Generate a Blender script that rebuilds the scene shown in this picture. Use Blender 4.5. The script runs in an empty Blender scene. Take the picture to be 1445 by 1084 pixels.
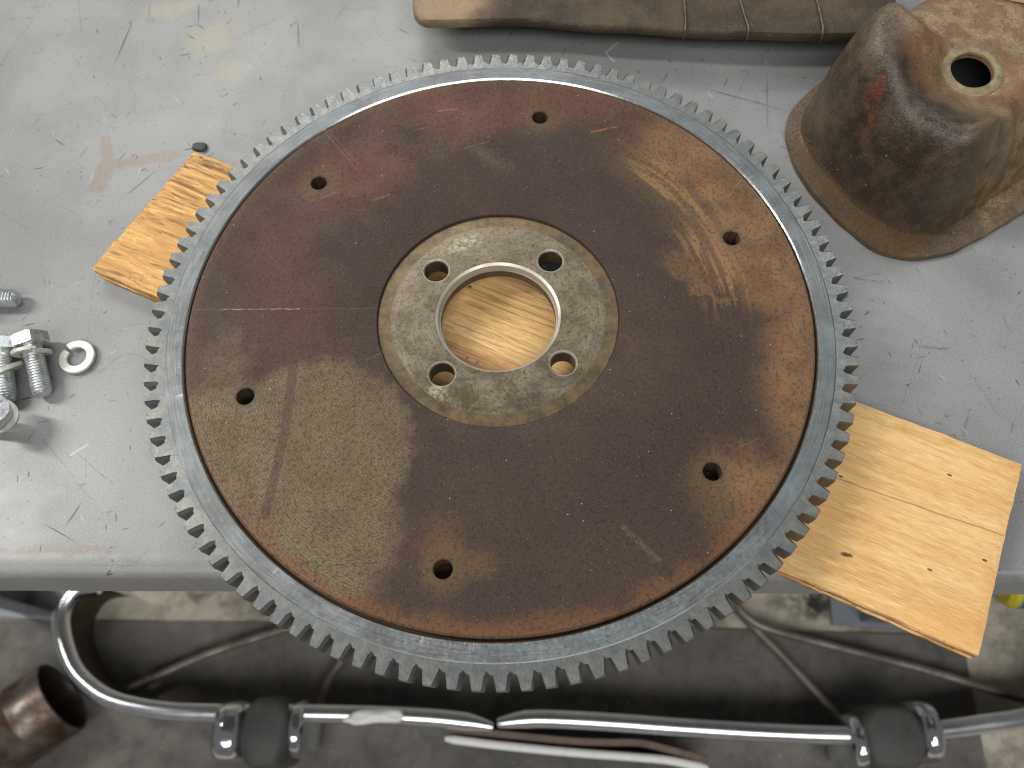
import bpy, bmesh, math, random
from mathutils import Vector, Matrix
random.seed(7)
MM = 0.001
sc = bpy.context.scene
COL = sc.collection

# ------------------------------------------------------------------ camera
cd = bpy.data.cameras.new('camera')
cam = bpy.data.objects.new('camera', cd); COL.objects.link(cam)
cd.sensor_width = 36.0
cd.lens = 28.22
cd.clip_start = 0.01
cd.clip_end = 60.0
cam.matrix_world = Matrix(((0.99817647, 0.06036328, 0.0, 0.00476),
                           (-0.05492088, 0.90818006, -0.41496106, -0.18894),
                           (-0.02504841, 0.41420436, 0.90983917, 0.33320),
                           (0, 0, 0, 1)))
cd.dof.use_dof = True
cd.dof.focus_distance = 0.366
cd.dof.aperture_fstop = 11.0
sc.camera = cam

# ------------------------------------------------------------------ light of the workshop
world = bpy.data.worlds.new('World'); sc.world = world
world.use_nodes = True
wb = world.node_tree.nodes['Background']
wb.inputs[0].default_value = (1.0, 0.99, 0.97, 1)
wb.inputs[1].default_value = 0.13

def area(name, loc, target, sx, sy, power, col):
    l = bpy.data.lights.new(name, 'AREA'); l.shape = 'RECTANGLE'
    l.size = sx; l.size_y = sy; l.energy = power; l.color = col
    o = bpy.data.objects.new(name, l); COL.objects.link(o)
    o.location = loc
    d = Vector(target) - Vector(loc)
    o.rotation_euler = d.to_track_quat('-Z', 'Y').to_euler()
    return o
area('overhead_light', (-1.40, 0.42, 1.28), (0, 0, 0), 0.16, 0.8, 26, (1.0, 0.975, 0.93))
area('overhead_light', (-0.55, 2.10, 1.95), (0, 0, 0), 1.8, 0.25, 31, (1.0, 0.985, 0.96))
area('overhead_light', (1.15, 1.15, 1.80), (0, 0, 0), 0.4, 0.9, 8, (0.93, 0.98, 1.0))
area('overhead_light', (0.10, -1.60, 2.15), (0, -0.3, -0.8), 3.0, 1.0, 60, (1.0, 0.98, 0.95))  # added fill in place of a bright ceiling, enlarged to lighten floor and chrome

sc.view_settings.view_transform = 'Standard'
sc.view_settings.look = 'None'
sc.view_settings.exposure = 0.0
sc.view_settings.gamma = 1.0
sc.render.engine = 'CYCLES'
sc.cycles.pixel_filter_type = 'BLACKMAN_HARRIS'
sc.cycles.filter_width = 1.0

# ------------------------------------------------------------------ node helper
def lin(r, g, b):
    f = lambda c: (c / 255 / 12.92) if c / 255 <= 0.04045 else ((c / 255 + 0.055) / 1.055) ** 2.4
    return (f(r), f(g), f(b), 1.0)

class V:                                   # a float socket with arithmetic
    def __init__(s, k, sock): s.k = k; s.s = sock
    def __add__(s, o): return s.k.m('ADD', s, o)
    __radd__ = __add__
    def __sub__(s, o): return s.k.m('SUBTRACT', s, o)
    def __rsub__(s, o): return s.k.m('SUBTRACT', o, s)
    def __mul__(s, o): return s.k.m('MULTIPLY', s, o)
    __rmul__ = __mul__
    def __truediv__(s, o): return s.k.m('DIVIDE', s, o)

class K:
    def __init__(s, name, two=False):
        s.two = two
        s.mat = bpy.data.materials.new(name); s.mat.use_nodes = True
        s.t = s.mat.node_tree; s.n = s.t.nodes; s.l = s.t.links
        s.bsdf = s.n['Principled BSDF']
        tc = s.n.new('ShaderNodeTexCoord')
        sp = s.n.new('ShaderNodeVectorMath'); sp.operation = 'SCALE'; sp.inputs[3].default_value = 1000.0
        s.l.new(tc.outputs['Object'], sp.inputs[0])
        s.p = sp.outputs[0]                # object coordinates in millimetres
        x = s.n.new('ShaderNodeSeparateXYZ'); s.l.new(s.p, x.inputs[0])
        s.x, s.y, s.z = (V(s, x.outputs[i]) for i in range(3))
    def put(s, inp, v):
        if isinstance(v, V): s.l.new(v.s, inp)
        elif isinstance(v, bpy.types.NodeSocket): s.l.new(v, inp)
        else: inp.default_value = v
    def m(s, op, a, b=0.0, clamp=False):
        n = s.n.new('ShaderNodeMath'); n.operation = op; n.use_clamp = clamp
        s.put(n.inputs[0], a); s.put(n.inputs[1], b); return V(s, n.outputs[0])
    def vm(s, op, a, b=None):
        n = s.n.new('ShaderNodeVectorMath'); n.operation = op
        s.put(n.inputs[0], a)
        if b is not None:
            if op == 'SCALE': s.put(n.inputs[3], b)
            else: s.put(n.inputs[1], b)
        return V(s, n.outputs['Value']) if op in ('LENGTH', 'DOT_PRODUCT', 'DISTANCE') else n.outputs[0]
    def vec(s, x, y, z=0.0):
        n = s.n.new('ShaderNodeCombineXYZ')
        for i, v in enumerate((x, y, z)): s.put(n.inputs[i], v)
        return n.outputs[0]
    def noise(s, scale, detail=3.0, rough=0.55, vec=None, color=False, dist=0.0):
        n = s.n.new('ShaderNodeTexNoise'); n.noise_dimensions = '2D' if s.two else '3D'; s.l.new(vec or s.p, n.inputs['Vector'])
        n.inputs['Scale'].default_value = scale; n.inputs['Detail'].default_value = detail
        n.inputs['Roughness'].default_value = rough; n.inputs['Distortion'].default_value = dist
        return n.outputs['Color'] if color else V(s, n.outputs['Fac'])
    def voro(s, scale, vec=None, feature='F1', rnd=1.0, two=False):
        n = s.n.new('ShaderNodeTexVoronoi'); n.feature = feature; n.voronoi_dimensions = '2D' if (s.two or two) else '3D'
        s.l.new(vec or s.p, n.inputs['Vector']); n.inputs['Scale'].default_value = scale
        n.inputs['Randomness'].default_value = rnd
        c = s.n.new('ShaderNodeSeparateColor'); 
        if 'Color' in n.outputs and feature == 'F1': s.l.new(n.outputs['Color'], c.inputs[0])
        return V(s, n.outputs['Distance']), V(s, c.outputs[0])
    def ss(s, v, lo, hi, a=0.0, b=1.0):    # smoothstep from lo to hi
        n = s.n.new('ShaderNodeMapRange'); n.interpolation_type = 'SMOOTHSTEP'
        if lo > hi: lo, hi, a, b = hi, lo, b, a
        s.put(n.inputs[0], v); n.inputs[1].default_value = lo; n.inputs[2].default_value = hi
        n.inputs[3].default_value = a; n.inputs[4].default_value = b
        return V(s, n.outputs[0])
    def mix(s, f, a, b, mode='MIX'):
        n = s.n.new('ShaderNodeMix'); n.data_type = 'RGBA'; n.blend_type = mode
        s.put(n.inputs[0], f); s.put(n.inputs[6], a); s.put(n.inputs[7], b)
        return n.outputs[2]
    def warp(s, amount, scale, p=None):    # positions pushed about by noise
        c = s.noise(scale, 3, 0.6, color=True)
        return s.vm('ADD', p or s.flat(), s.vm('MULTIPLY', s.vm('SUBTRACT', c, (0.5, 0.5, 0.5)), (amount, amount, 0)))
    def seg(s, a, b, w0, w1, p=None):      # 1 on the line a-b, fading from w0 to w1 mm
        p = p or s.flat()
        d = Vector((b[0] - a[0], b[1] - a[1], 0)); L2 = d.length_squared
        q = s.vm('SUBTRACT', p, (a[0], a[1], 0))
        t = s.m('MULTIPLY', s.vm('DOT_PRODUCT', q, tuple(d)), 1 / L2, True)
        e = s.vm('SUBTRACT', q, s.vm('SCALE', s.vecc(tuple(d)), t))
        return s.ss(s.vm('LENGTH', e), w1, w0)
    def vecc(s, v):
        n = s.n.new('ShaderNodeCombineXYZ')
        for i in range(3): n.inputs[i].default_value = v[i]
        return n.outputs[0]
    def flat(s):
        if not hasattr(s, '_flat'): s._flat = s.vec(s.x, s.y, 0.0)
        return s._flat
    def blob(s, c, rx, ry, ang, lo, hi, p=None):   # 1 inside an ellipse, fading between lo and hi (in radii)
        p = p or s.flat(); a = math.radians(ang)
        q = s.vm('SUBTRACT', p, (c[0], c[1], 0))
        u = s.vm('DOT_PRODUCT', q, (math.cos(a) / rx, math.sin(a) / rx, 0))
        v = s.vm('DOT_PRODUCT', q, (-math.sin(a) / ry, math.cos(a) / ry, 0))
        return s.ss(s.vm('LENGTH', s.vec(u, v, 0.0)), hi, lo)
    def mx(s, *vs):
        r = vs[0]
        for v in vs[1:]: r = s.m('MAXIMUM', r, v)
        return r
    def bump(s, h, dist=0.1, strength=1.0, normal=None):
        n = s.n.new('ShaderNodeBump'); n.inputs['Distance'].default_value = dist * MM
        n.inputs['Strength'].default_value = strength
        s.put(n.inputs['Height'], h)
        if normal: s.l.new(normal, n.inputs['Normal'])
        return n.outputs[0]
    def out(s, col=None, rough=None, metal=None, normal=None, spec=None, coat=None):
        i = s.bsdf.inputs
        if col is not None: s.put(i['Base Color'], col)
        if rough is not None: s.put(i['Roughness'], rough)
        if metal is not None: s.put(i['Metallic'], metal)
        if spec is not None: s.put(i['Specular IOR Level'], spec)
        if coat is not None: s.put(i['Coat Weight'], coat)
        if normal is not None: s.l.new(normal, i['Normal'])
        return s.mat
    def strokes(s, ang, scale, stretch, thr, keep, seedz):   # short straight scratches in one direction
        a = math.radians(ang)
        u = s.vm('DOT_PRODUCT', s.flat(), (math.cos(a), math.sin(a), 0)) * (1.0 / stretch)
        v = s.vm('DOT_PRODUCT', s.flat(), (-math.sin(a), math.cos(a), 0))
        d, c = s.voro(scale, s.vec(u + seedz * 13.7, v + seedz * 31.1, 0.0), two=True)
        return s.ss(d * (0.7 + c * (1.6 / keep)), thr, thr * 0.45) * s.ss(c, keep, keep - 0.02)

# ------------------------------------------------------------------ mesh helpers
def finish(bm, angle=30):
    bmesh.ops.recalc_face_normals(bm, faces=bm.faces)
    lim = math.radians(angle)
    for f in bm.faces: f.smooth = True
    for e in bm.edges:
        e.smooth = len(e.link_faces) == 2 and e.calc_face_angle(0) < lim
def build(name, bm, mat, parent=None, angle=30, loc=None, scale=MM):
    if scale != 1: bmesh.ops.scale(bm, vec=(scale,) * 3, verts=bm.verts)
    finish(bm, angle)
    me = bpy.data.meshes.new(name); bm.to_mesh(me); bm.free()
    for m in (mat if isinstance(mat, (list, tuple)) else [mat]): me.materials.append(m)
    o = bpy.data.objects.new(name, me); COL.objects.link(o)
    if parent: o.parent = parent
    if loc: o.location = Vector(loc) * MM
    return o
def tag(o, label, cat=None, group=None, kind=None):
    if label: o['label'] = label
    if cat: o['category'] = cat
    if group: o['group'] = group
    if kind: o['kind'] = kind
    return o
def empty(name, loc=(0, 0, 0)):
    o = bpy.data.objects.new(name, None); COL.objects.link(o)
    o.empty_display_size = 0.02; o.location = Vector(loc) * MM; return o
def lathe(bm, prof, n=96, closed=True, mtx=None):
    rings = []
    for r, z in prof:
        rings.append([bm.verts.new((r * math.cos(2 * math.pi * i / n), r * math.sin(2 * math.pi * i / n), z)) for i in range(n)])
    m = len(rings)
    for j in range(m if closed else m - 1):
        a, b = rings[j], rings[(j + 1) % m]
        for i in range(n):
            k = (i + 1) % n
            bm.faces.new((a[i], a[k], b[k], b[i]))
    if mtx is not None:
        bmesh.ops.transform(bm, matrix=mtx, verts=[v for r in rings for v in r])
    return rings
def capped(bm, prof, n=48, mtx=None):      # open lathe with both ends closed
    rings = lathe(bm, prof, n, False, mtx)
    bm.faces.new(rings[0][::-1]); bm.faces.new(rings[-1])
    return rings
def catmull(pts, n):
    P = [Vector(p) for p in pts]; out = []
    for i in range(len(P) - 1):
        p0 = P[max(i - 1, 0)]; p1 = P[i]; p2 = P[i + 1]; p3 = P[min(i + 2, len(P) - 1)]
        for k in range(n):
            t = k / n
            out.append(0.5 * ((2 * p1) + (p2 - p0) * t + (2 * p0 - 5 * p1 + 4 * p2 - p3) * t * t + (3 * p1 - p0 - 3 * p2 + p3) * t ** 3))
    out.append(P[-1]); return out
def catmull2(pts, n): return [Vector((v.x, v.y)) for v in catmull([(a, b, 0) for a, b in pts], n)]
def sweep(bm, path, prof, scale=None):     # closed profile (across, up) along a level path
    rings = []
    N = len(path)
    for i, p in enumerate(path):
        t = path[min(i + 1, N - 1)] - path[max(i - 1, 0)]; t.z = 0; t.normalize()
        nrm = Vector((-t.y, t.x, 0)); f = scale(i / (N - 1)) if scale else 1
        rings.append([bm.verts.new(p + nrm * a * f + Vector((0, 0, u * f))) for a, u in prof])
    m = len(prof)
    for A, B in zip(rings, rings[1:]):
        for i in range(m): bm.faces.new((A[i], A[(i + 1) % m], B[(i + 1) % m], B[i]))
    bm.faces.new(rings[0]); bm.faces.new(rings[-1][::-1])
def tube(bm, path, r, n=10):
    rings = []; N = len(path)
    for i, p in enumerate(path):
        t = (path[min(i + 1, N - 1)] - path[max(i - 1, 0)]).normalized()
        a = t.cross(Vector((0, 0, 1)) if abs(t.z) < 0.9 else Vector((1, 0, 0))).normalized(); b = t.cross(a)
        rr = r(i / (N - 1)) if callable(r) else r
        rings.append([bm.verts.new(p + rr * (math.cos(2 * math.pi * k / n) * a + math.sin(2 * math.pi * k / n) * b)) for k in range(n)])
    for A, B in zip(rings, rings[1:]):
        for i in range(n): bm.faces.new((A[i], A[(i + 1) % n], B[(i + 1) % n], B[i]))
    bm.faces.new(rings[0][::-1]); bm.faces.new(rings[-1])
def cut(o, cutters):
    for c in cutters:
        m = o.modifiers.new('cut', 'BOOLEAN'); m.operation = 'DIFFERENCE'; m.object = c; m.solver = 'EXACT'
    bpy.context.view_layer.update()
    dg = bpy.context.evaluated_depsgraph_get()
    me = bpy.data.meshes.new_from_object(o.evaluated_get(dg))
    o.modifiers.clear(); old = o.data; o.data = me; bpy.data.meshes.remove(old); me.name = o.name
    for c in cutters:
        d = c.data; bpy.data.objects.remove(c); bpy.data.meshes.remove(d)
    bm = bmesh.new(); bm.from_mesh(me)
    bmesh.ops.remove_doubles(bm, verts=bm.verts, dist=1e-7)
    finish(bm, 25); bm.to_mesh(me); bm.free()

# ------------------------------------------------------------------ materials
def mat_table():
    k = K('table_paint', True)
    w = k.warp(26, 0.045)
    big = k.noise(0.008, 4, 0.6)
    fine = k.noise(0.35, 3, 0.7)
    c = k.mix(k.ss(big, 0.3, 0.72), lin(117, 118, 118), lin(136, 137, 137))
    c = k.mix(k.ss(fine, 0.45, 0.8) * 0.25, c, lin(128, 129, 130))
    # broad oily stains
    st = k.mx(k.blob((-171, 231), 26, 20, 20, 0.2, 1.1, w), k.blob((-197, 260), 24, 12, 10, 0.2, 1.1, w), k.blob((-160, 203), 16, 12, 0, 0.2, 1.1, w))
    c = k.mix(st * 0.5, c, lin(150, 148, 122))
    w2 = k.warp(7, 0.16)
    tst = k.mx(k.seg((-227, 154), (-223, 134), 2.2, 4.2, w2), k.seg((-223, 134), (-226, 119), 4.0, 6.2, w2), k.seg((-219, 134), (-184, 139), 2.5, 5.2, w2))
    c = k.mix(tst * 0.55, c, lin(128, 112, 96))
    # grime along the front roll
    gr = k.seg((-260, -90), (-185, -96), 0.8, 2.6, w2) * k.ss(k.noise(0.09, 3, 0.7), 0.38, 0.6)
    c = k.mix(gr * 0.7, c, lin(120, 108, 98))
    brn = k.mx(k.blob((-205, -92), 26, 2.2, -4, 0.3, 1.2, w2)) * 0.5
    c = k.mix(brn, c, lin(122, 106, 94))
    # hundreds of short scratches, nicks and specks
    dk = None
    for a, scl, stt, th, kp, sd in ((12, .08, 8, .042, .6, 1.3), (64, .07, 12, .034, .6, 4.1), (-38, .08, 9, .04, .6, 9.7), (95, .05, 20, .026, .7, 15.2),
                                    (-75, .11, 4, .06, .4, 21.4), (38, .12, 4, .06, .4, 33.7), (80, .03, 34, .019, .9, 41.1), (150, .03, 30, .019, .9, 47.3), (48, .024, 40, .016, .9, 53.3), (-25, .024, 40, .016, .9, 57.9), (118, .03, 34, .018, .9, 59.1)):
        v = k.strokes(a, scl, stt, th, kp, sd)
        dk = v if dk is None else k.mx(dk, v)
    fade = k.ss(k.noise(0.018, 4, 0.65), 0.4, 0.6, 0.4, 1.0)
    c = k.mix(dk * fade * 0.95, c, lin(64, 64, 66))
    sd, sc_ = k.voro(0.13)
    c = k.mix(k.ss(sd, 0.10, 0.04) * k.ss(sc_, 0.12, 0.10) * fade * 0.8, c, lin(66, 64, 64))
    # curved hairlines: level sets of slow noise, broken up
    for scl, wd, sh in ((0.012, 0.0022, 0), (0.02, 0.0026, 50), (0.03, 0.003, 90)):
        nz = k.noise(scl, 1.0, 0.4, vec=k.vm('ADD', k.flat(), (sh, sh * 2, sh)))
        ln = k.ss(k.m('ABSOLUTE', nz - 0.5), wd, wd * 0.3) * k.ss(k.noise(0.03, 2, 0.5, vec=k.vm('ADD', k.flat(), (sh * 3, 7, 0))), 0.5, 0.6)
        c = k.mix(ln * 0.5, c, lin(110, 111, 113))
    ws = k.warp(2.0, 0.06)
    for a, b, wd, s_ in (((-285, 275), (-304, 219), .5, .8), ((-264, 274), (-256, 244), .5, .7), ((-277, 175), (-250, 180), .4, .6), ((-158, 230), (-127, 248), .5, .6),
                     ((-164, 158), (-133, 146), .45, .7), ((-282, 166), (-187, 176), .35, .4), ((160, 177), (146, 155), .6, .7), ((164, 160), (177, 163), .6, .7),
                     ((185, 235), (158, 150), .4, .5), ((188, 28), (202, 30), .8, .6), ((189, 27.5), (203, 24.5), 1.0, .7), ((212, -14.5), (226, -16.5), 1.2, .75),
                     ((227, -50), (220, -63), 1.2, .7), ((196, -45), (214, -11), .35, .5), ((-210, -45), (-190, -62), .5, .7), ((-229, -36), (-199, -69), .5, .5),
                     ((-206, -45), (-204, -58), .4, .6), ((-219, 72), (-216, 23), .4, .5), ((232, -30), (241, -55), .5, .5), ((205, 8), (240, -20), .35, .4),
                     ((-300, 120), (-262, 92), .4, .5), ((-288, 84), (-243, 118), .8, .25)):
        c = k.mix(k.seg(a, b, wd * .15, wd * 1.0, ws) * k.ss(fine, 0.3, 0.6) * s_ * .85, c, lin(76, 76, 78))
    for a, b in (((75, 198.5), (83, 207)), ((75, 198.5), (79, 191)), ((-214, -46), (-206, -40))):
        c = k.mix(k.seg(a, b, .2, .8, ws) * 0.4, c, lin(200, 201, 203))
    lt = k.mx(k.strokes(24, .05, 14, .016, .5, 61.0), k.strokes(-58, .06, 12, .018, .5, 71.0), k.strokes(84, .05, 16, .014, .5, 77.0))
    c = k.mix(lt * 0.42, c, lin(200, 201, 201))
    hz = None                                            # dense faint hairlines
    for a, sd in ((5, 101.0), (52, 107.0), (-30, 113.0), (-80, 119.0)):
        v = k.strokes(a, .16, 22, .05, 1.0, sd); hz = v if hz is None else k.mx(hz, v)
    c = k.mix(hz * k.ss(k.noise(0.03, 3, 0.6), 0.3, 0.6) * 0.45, c, lin(104, 105, 107))
    mot = k.noise(0.9, 3, 0.75)
    c = k.mix(k.ss(mot, 0.52, 0.75) * 0.3, c, lin(112, 113, 114))
    c = k.mix(k.ss(mot, 0.46, 0.3) * 0.25, c, lin(182, 183, 183))
    rough = k.ss(k.noise(0.03, 4, 0.7), 0.3, 0.75, 0.38, 0.46)
    nrm = k.bump(fine * 0.4 - dk * 0.8 + k.noise(0.06, 2, 0.5) * 0.4, 0.12, 0.5)
    return k.out(c, rough, 0.0, nrm, 0.5)

def mat_disc():
    k = K('heat_stained_iron', True)
    pf = k.flat()
    r = k.vm('LENGTH', pf)
    th = k.m('ARCTAN2', k.y, k.x)
    w = k.warp(20, 0.06); w1 = k.warp(9, 0.16); w3 = k.warp(34, 0.022)
    n1 = k.noise(0.018, 4, 0.6); n2 = k.noise(0.06, 4, 0.65); n3 = k.noise(0.5, 3, 0.7); n4 = k.noise(1.6, 2, 0.6)
    c = k.mix(k.ss(n1, 0.35, 0.68), lin(74, 62, 56), lin(86, 71, 63))
    c = k.mix(k.ss(n2, 0.4, 0.75) * 0.5, c, lin(72, 60, 57))
    # red-brown heat tint over the far half and near the left rim
    red = k.mx(k.blob((-70, 85), 42, 30, 30, 0.3, 1.15, w), k.blob((20, 128), 110, 22, 0, 0.4, 1.2, w3), k.blob((-105, 30), 30, 55, 10, 0.2, 1.2, w3) * 0.5)
    c = k.mix(red * 0.8, c, lin(116, 80, 68))
    purple = k.mx(k.blob((62, 45), 40, 38, 0, 0.2, 1.2, w3), k.blob((-70, 50), 55, 26, 30, 0.2, 1.2, w3)) * 0.5
    c = k.mix(purple, c, lin(72, 58, 57))
    smud = k.mx(k.blob((0, 94), 15, 6, -35, 0.1, 1.2, w1) * 0.55, k.blob((8, 88), 8, 3, -20, 0.1, 1.2, w1) * 0.4)
    c = k.mix(smud, c, lin(112, 98, 92))
    # bare khaki metal, near left
    kh = k.mx(k.blob((-84, -62), 45, 45, 0, 0.84, 1.06, w1), k.blob((-84, -100), 40, 40, 0, 0.75, 1.08, w1), k.blob((-122, -62), 30, 40, 20, 0.7, 1.1, w1),
              k.blob((-128, -18), 14, 24, 20, 0.2, 1.2, w) * 0.6)
    kc = k.mix(k.ss(n2, 0.35, 0.7), lin(122, 110, 87), lin(110, 97, 76))
    c = k.mix(k.m('MULTIPLY', kh, 0.97), c, kc)
    # tan heat bloom to the right rim
    band = k.mx(k.blob((128, 40), 38, 60, 20, 0.6, 1.1, w), k.blob((104, 82), 34, 42, 45, 0.4, 1.15, w), k.blob((140, -40), 26, 56, -12, 0.5, 1.1, w),
                k.blob((108, -96), 32, 26, -40, 0.35, 1.15, w), k.blob((98, 18), 22, 12, -30, 0.4, 1.1, w1) * 0.6)
    tc = k.mix(k.ss(n2, 0.35, 0.7), lin(146, 112, 72), lin(118, 90, 62))
    c = k.mix(band * 0.85, c, tc)
    ol = k.mx(k.blob((96, 48), 16, 44, 30, 0.3, 1.1, w), k.blob((78, 80), 14, 34, 40, 0.2, 1.2, w), k.blob((90, -100), 22, 12, -40, 0.2, 1.2, w1)) * 0.6
    c = k.mix(ol, c, lin(98, 84, 60))
    # orange edge of rust along the near rim
    edge = k.ss(r + (n2 - 0.5) * 22, 138, 147) * k.ss(k.y, -70, -112)
    c = k.mix(edge * 0.8, c, lin(128, 90, 54))
    edge2 = k.ss(r + (n2 - 0.5) * 6, 141, 147)
    c = k.mix(edge2 * 0.45, c, lin(124, 94, 70))
    # wiping arcs near the right bolt hole
    arc = k.noise(1.0, 2, 0.6, vec=k.vec(r * 0.22, th * 2.2, 0.0))
    am = k.mx(k.blob((104, 20), 20, 38, 18, 0.3, 1.1, w1), k.blob((92, 66), 18, 40, 45, 0.3, 1.1, w1))
    c = k.mix(k.ss(arc, 0.5, 0.62) * am * 0.75, c, lin(158, 128, 84))
    c = k.mix(k.ss(arc, 0.46, 0.36) * am * 0.6, c, lin(92, 80, 62))
    c = k.mix(k.mx(k.blob((95, 7), 5, 3, 0, 0.2, 1.2, w1), k.seg((98, 4), (114, -1), .5, 1.8, w1), k.seg((97, 8), (109, -2), .6, 2.2, w1)) * 0.8, c, lin(140, 108, 74))
    # ring of clean metal round every bolt hole
    for i in range(6):
        a = 2.3841 - i * math.pi / 3
        hc = (122.46 * math.cos(a), 122.46 * math.sin(a))
        big = 1.0 if i in (0, 1, 3, 4) else 0.75
        h = k.blob(hc, 13 * big, 13 * big, 0, 0.35, 1.1, w1)
        c = k.mix(h * (0.62 if i != 5 else 0.3), c, lin(116, 98, 70))
        c = k.mix(k.blob(hc, 5.6, 5.6, 0, 0.7, 1.15) * 0.5, c, lin(70, 62, 54))
    c = k.mix(k.mx(k.blob((-28, -112), 13, 21, 5, 0.2, 1.15, w1), k.blob((-14, -118), 10, 8, 0, 0.2, 1.2, w1)) * 0.6, c, lin(122, 100, 68))
    c = k.mix(k.blob((-117, -34), 5, 9, -10, 0.3, 1.2, w1) * 0.6, c, lin(88, 78, 66))
    # dark wiper streak
    c = k.mix(k.mx(k.seg((-96, -19), (-98, -54), 1.7, 2.7, w1 if False else pf), k.seg((-98, -54), (-104, -91), 1.7, 2.6)) * 0.72, c, lin(86, 66, 56))
    # grain: turning marks and pitting
    turn = k.noise(1.0, 2, 0.5, vec=k.vec(r * 1.5, th * 95, 0.0))
    wave = k.m('SINE', r * 4.6 + n2 * 5.0)
    c = k.mix(k.ss(turn, 0.4, 0.7) * (kh * 0.45 + 0.15), c, lin(58, 48, 42))
    c = k.mix(k.ss(wave, 0.0, 1.0) * (kh * 0.18 + 0.09), c, lin(62, 54, 42))
    c = k.mix(k.ss(n4, 0.53, 0.68) * 0.22, c, lin(146, 126, 106))
    c = k.mix(k.ss(n3, 0.5, 0.66) * 0.5, c, lin(52, 42, 37))
    pit = k.noise(0.9, 3, 0.75)
    c = k.mix(k.ss(pit, 0.62, 0.7) * k.ss(n1, 0.42, 0.6) * 0.6, c, lin(52, 42, 38))
    # dust specks and scratches
    d, cc = k.voro(0.16)
    c = k.mix(k.ss(d, 0.06, 0.03) * k.ss(cc, 0.03, 0.02) * 0.8, c, lin(205, 200, 195))
    d, cc = k.voro(0.55)
    c = k.mix(k.ss(d, 0.17, 0.08) * k.ss(cc, 0.03, 0.02) * 0.5, c, lin(180, 168, 150))
    wsx = k.warp(1.2, 0.25)
    for a, b, wd, s_, cl in (((-147, 12.6), (-48, 6.5), .15, .3, (170, 150, 130)), ((-133, 11.7), (-95, 9.4), .2, .7, (205, 195, 180)),
                         ((-86, 116), (-69, 91), .25, .55, (160, 130, 115)), ((-84, 117), (-67, 92), .2, .4, (160, 130, 115)), ((48, -106), (61, -121), .8, .35, (160, 145, 128)),
                         ((-26, 127.7), (-16, 128.6), .35, .8, (200, 130, 95)), ((55, 107), (68.5, 109.5), .35, .7, (205, 135, 95)), ((-41, 115), (-33, 116.5), .2, .6, (190, 140, 110)),
                         ((-13, 101), (1, 105), .2, .5, (180, 150, 130)), ((-11, 120), (-7, 126), .25, .4, (160, 120, 110)), ((98, -76), (112, -70), .25, .3, (170, 140, 110)),
                         ((-60, 71), (-52, 74), .25, .6, (200, 150, 125)), ((120, 60), (128, 70), .3, .35, (190, 165, 125)), ((88, 73), (93, 79), .3, .7, (60, 50, 42)),
                         ((-62, -20), (-52, -16), .2, .5, (190, 160, 120)), ((20, 118), (28, 120), .2, .5, (190, 120, 90))):
        c = k.mix(k.seg(a, b, wd * .5, wd * 2.2, wsx) * k.ss(n3, 0.35, 0.6) * s_ * 0.85, c, lin(*cl))
    sc1 = k.mx(k.strokes(20, .03, 14, .02, .3, 3.0), k.strokes(-50, .03, 14, .018, .25, 6.0))
    c = k.mix(sc1 * 0.35, c, lin(165, 140, 120))
    c = k.mix(1.0, c, k.mix(k.mx(kh, band), (0.64, 0.59, 0.56, 1), (0.84, 0.81, 0.77, 1)), 'MULTIPLY')
    rough = k.ss(n2, 0.3, 0.7, 0.5, 0.64)
    h = turn * 0.8 + n3 * 0.7 + pit * 0.6
    return k.out(c, rough, 0.35, k.bump(h, 0.09, 0.55), 0.4)

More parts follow.
